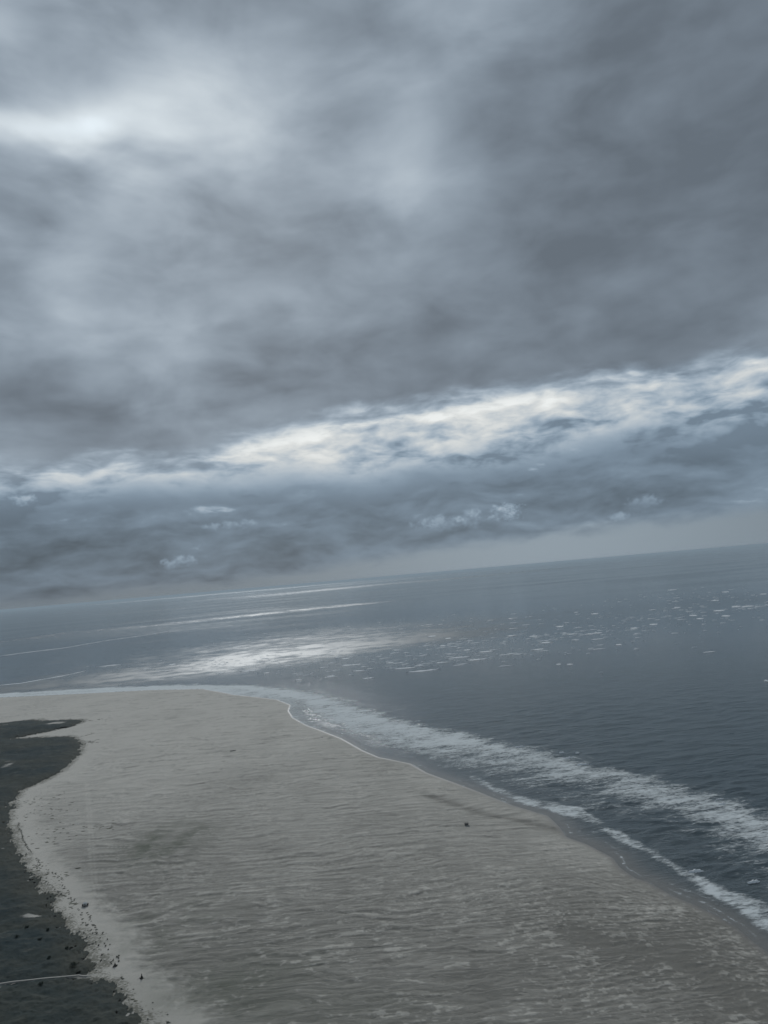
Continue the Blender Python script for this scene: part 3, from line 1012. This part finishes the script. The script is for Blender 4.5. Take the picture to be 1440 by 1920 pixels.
for (cx, cy, rx, ry, n_) in [(-585, 1180, 38, 40, 60), (-520, 1115, 45, 45, 55), (-470, 1000, 50, 40, 60), (-415, 1010, 35, 30, 35), (-430, 880, 20, 22, 40), (-400, 850, 16, 14, 25), (-668, 1622, 12, 28, 40), (-712, 1712, 12, 18, 22), (-790, 1905, 50, 25, 40), (-345, 765, 10, 12, 14), (-262, 592, 22, 26, 20), (-230, 575, 14, 20, 16)]:
    for _ in range(int(n_ * 0.6)):
        x_, y_ = cx + rnd.gauss(0, 0.55) * rx, cy + rnd.gauss(0, 0.55) * ry
        s_ = rnd.uniform(0.7, 1.9) * (0.75 + y_ / 2600)
        spots_.append((x_, y_, s_ * rnd.uniform(0.9, 2.2), s_ * 0.9, rnd.uniform(0.15, 0.4) * (0.6 + y_ / 2000)))
o = mounds('grass_hummocks', spots_, plain('thin_marram', (0.115, 0.115, 0.085), 0.95, 0.4, 1.0), 6)
o['kind'] = 'stuff'
o['label'] = 'scattered low dark hummocks of grass on the sand in front of the dunes'


# ------------------------------------------------------------------ whitecaps and breaker lines
def whitecap(x_, y_, ln, seed, depth):
    rnd = random.Random(seed)
    nu, nv = 14, 5
    bm = bmesh.new()
    vs = []
    bow = rnd.uniform(-0.12, 0.12) * ln
    ed = [rnd.uniform(0.55, 1.15) for _ in range(nu + 1)]
    for i_ in range(nu + 1):
        t_ = i_ / nu * 2 - 1
        row_ = []
        half = depth * 0.5 * (1 - abs(t_) ** 2.2) * ed[i_] + 0.25
        for j in range(nv + 1):
            q = j / nv * 2 - 1
            hgt = (1 - q * q) * (0.9 + 1.1 * (1 - t_ * t_)) * (1.2 if q > 0 else 0.9) * ed[i_]
            row_.append(bm.verts.new((t_ * ln / 2 + rnd.uniform(-1, 1) * ln * 0.01, q * half + bow * t_ * t_ + rnd.uniform(-0.15, 0.15) * half, hgt + 0.15)))
        vs.append(row_)
    for i_ in range(nu):
        for j in range(nv):
            bm.faces.new((vs[i_][j], vs[i_ + 1][j], vs[i_ + 1][j + 1], vs[i_][j + 1]))
    return link('whitecap', bm, cap_mt, None, (x_, y_, 0.0), rnd.uniform(-0.06, 0.16), True)


CAPS = [(-973, 3250, 33), (-650, 2752, 32), (-535, 2736, 79), (-458, 2625, 23), (-808, 3287, 24), (-827, 3918, 51), (-195, 2874, 38), (-159, 2643, 77), (-129, 2461, 36), (175, 3539, 41), (502, 3218, 42), (574, 3114, 36), (565, 2826, 53), (494, 2624, 42), (190, 3042, 26), (266, 2484, 72), (213, 2590, 83), (264, 2805, 28), (320, 2698, 59), (25, 2424, 77), (81, 2319, 108), (-23, 2607, 30), (765, 3458, 35), (724, 3062, 44), (778, 3002, 35), (814, 3017, 39), (983, 3084, 31), (1096, 3171, 37), (1328, 3254, 33), (1556, 3578, 57), (1450, 3273, 38), (1741, 3685, 64), (1714, 3741, 43), (1375, 3438, 30), (2211, 5884, 76), (2234, 5005, 51), (499, 2182, 19), (471, 2202, 16), (758, 2558, 22), (664, 4253, 25), (1093, 4062, 41), (804, 1656, 10), (1523, 4007, 35), (237, 3355, 29), (1846, 4286, 50), (2218, 4474, 45), (-91, 2260, 39), (-214, 2386, 28), (-313, 2362, 24)]
BIG_CAPS = {(81, 2319): 'longest white streak of breaking water, nearest the beach point', (25, 2424): 'long white streak just behind the longest one off the beach point',
            (213, 2590): 'long white crest in the middle of the sea, left one of a close pair', (266, 2484): 'long white crest in the middle of the sea, right one of a close pair',
            (565, 2826): 'thick bright whitecap right of centre, heading the scattered line', (1741, 3685): 'longest white crest near the right edge of the sea',
            (-535, 2736): 'long white crest just beyond the far curve of the beach', (2211, 5884): 'farthest whitecap, a faint dash high on the right of the sea'}
for k, (x_, y_, ln) in enumerate(CAPS):
    r2 = math.hypot(x_, y_)
    o = whitecap(x_, y_, ln, k, min(r2 * r2 / CAM_H * 0.0011, 55))
    if (x_, y_) in BIG_CAPS:
        lb = BIG_CAPS[(x_, y_)]
    elif x_ < -400:
        lb = 'short white wave crest beyond the far curve of the beach'
    elif x_ < 400:
        lb = 'short white wave crest on the open sea off the beach point'
    elif x_ < 1200:
        lb = 'short white wave crest in the scattered line right of centre'
    else:
        lb = 'short white wave crest far out on the right of the sea'
    tag(o, lb, 'whitecap', 'whitecaps on the open sea')
for k, (x_, y_, ln) in enumerate([(259, 1118, 17), (191, 1256, 17), (246, 1195, 9), (248, 1160, 17), (268, 1184, 7), (371, 914, 11), (366, 897, 10), (262, 722, 14), (300, 690, 12)]):
    o = whitecap(x_, y_, ln, 100 + k, 4.0)
    tag(o, 'small bright curl of white water at the seaward rim of the surf', 'whitecap', 'curls at the rim of the surf')


# countless small flecks of foam between the larger crests
rnd = random.Random(31)
bm = bmesh.new()
for (cx, cy, rx, ry, n_) in [(-600, 2900, 500, 350, 120), (150, 2480, 420, 90, 60), (700, 3080, 520, 90, 60), (1500, 3600, 600, 120, 50), (0, 2750, 500, 400, 150), (500, 3000, 600, 450, 150), (1300, 3600, 700, 600, 110), (1900, 4700, 700, 900, 70), (0, 4300, 900, 600, 90), (-900, 3300, 500, 300, 60)]:
    for _ in range(int(n_ * 1.7)):
        x_, y_ = cx + rnd.gauss(0, 0.6) * rx, cy + rnd.gauss(0, 0.6) * ry
        if y_ < 2150 + 0.9 * abs(x_) * (x_ < 0) and x_ < 250:
            continue
        ln = min(5 + rnd.expovariate(1 / 11.0), 50)
        dp = ln * rnd.uniform(0.12, 0.3) * max(1.0, y_ / 2600)
        tilt = rnd.uniform(0.0, 0.15) * ln
        z0 = 1.0
        c_ = [bm.verts.new((x_ + ln * u, y_ + dp * v_ + tilt * u, z0 + h_)) for u, v_, h_ in ((-0.5, 0, 0), (-0.2, -0.5 * rnd.random(), 0.1), (0.25, -0.5, 0.1), (0.5, 0, 0), (0.2, 0.5 * rnd.random(), 0.9), (-0.25, 0.5, 0.9))]
        bm.faces.new(c_)
fl = link('foam_flecks', bm, cap_mt)
fl['kind'] = 'stuff'
fl['label'] = 'tiny white flecks of foam scattered over the sea beyond the beach'


def breaker(pts, w0, seed):
    rnd = random.Random(seed)
    bm = bmesh.new()
    prev = None
    n_tot = 0
    P_ = []
    for (ax, ay), (cx, cy) in zip(pts[:-1], pts[1:]):
        ln = math.hypot(cx - ax, cy - ay)
        for k in range(max(3, int(ln / 14))):
            t_ = k / max(3, int(ln / 14))
            P_.append((ax + (cx - ax) * t_, ay + (cy - ay) * t_))
    P_.append(pts[-1])
    for k, (x_, y_) in enumerate(P_):
        ww = w0 * (0.35 + 1.1 * abs(math.sin(k * 0.37 + seed)) * rnd.uniform(0.5, 1.2)) * min(1, k / 3 + 0.1, (len(P_) - 1 - k) / 3 + 0.1)
        y2 = y_ + rnd.gauss(0, 2)
        cur = [bm.verts.new((x_, y2 - ww, 0.1)), bm.verts.new((x_, y2 - ww * 0.3, 1.6)), bm.verts.new((x_, y2 + ww, 0.5))]
        if prev:
            for j in (0, 1):
                bm.faces.new((prev[j], cur[j], cur[j + 1], prev[j + 1]))
        prev = cur
    return link('breaker', bm, cap_mt, None, (0, 0, 0), 0, True)


for pts, w0, lb in [
        ([(-2589, 4891), (-2457, 5054), (-2288, 5164), (-2177, 5648), (-2002, 5912), (-1885, 6230)], 13, 'long thin white breaker line far out at the left edge of the sea'),
        ([(-1593, 3000), (-1512, 3011), (-1462, 3088), (-1409, 3168), (-1374, 3304)], 13, 'long white breaker line in dark water left, just beyond the beach'),
        ([(-1383, 3444), (-1330, 3467), (-1273, 3467)], 12, 'short white breaker line continuing the long one beyond the beach')]:
    tag(breaker(pts, w0, len(pts)), lb, 'breaker', 'breakers off the far beach')

# ------------------------------------------------------------------ haze over sea and land
def add_haze():
    bm = bmesh.new()
    bmesh.ops.create_cube(bm, size=1.0)
    me = bpy.data.meshes.new('haze')
    for v in bm.verts:
        v.co = Vector((v.co.x * 340000, v.co.y * 340000, -8 if v.co.z < 0 else 312))
    bm.to_mesh(me)
    bm.free()
    o = bpy.data.objects.new('haze', me)
    mt = bpy.data.materials.new('haze_air')
    mt.use_nodes = True
    nt = mt.node_tree
    nt.nodes.clear()
    v = nt.nodes.new('ShaderNodeVolumePrincipled')
    v.inputs['Color'].default_value = (0.66, 0.79, 0.88, 1)
    v.inputs['Density'].default_value = HAZE
    v.inputs['Anisotropy'].default_value = 0.2
    out = nt.nodes.new('ShaderNodeOutputMaterial')
    nt.links.new(v.outputs[0], out.inputs['Volume'])
    me.materials.append(mt)
    o['kind'] = 'stuff'
    o['label'] = 'thin blue grey haze hanging over the sea'
    col.objects.link(o)


HAZE = 1.8e-5
add_haze()
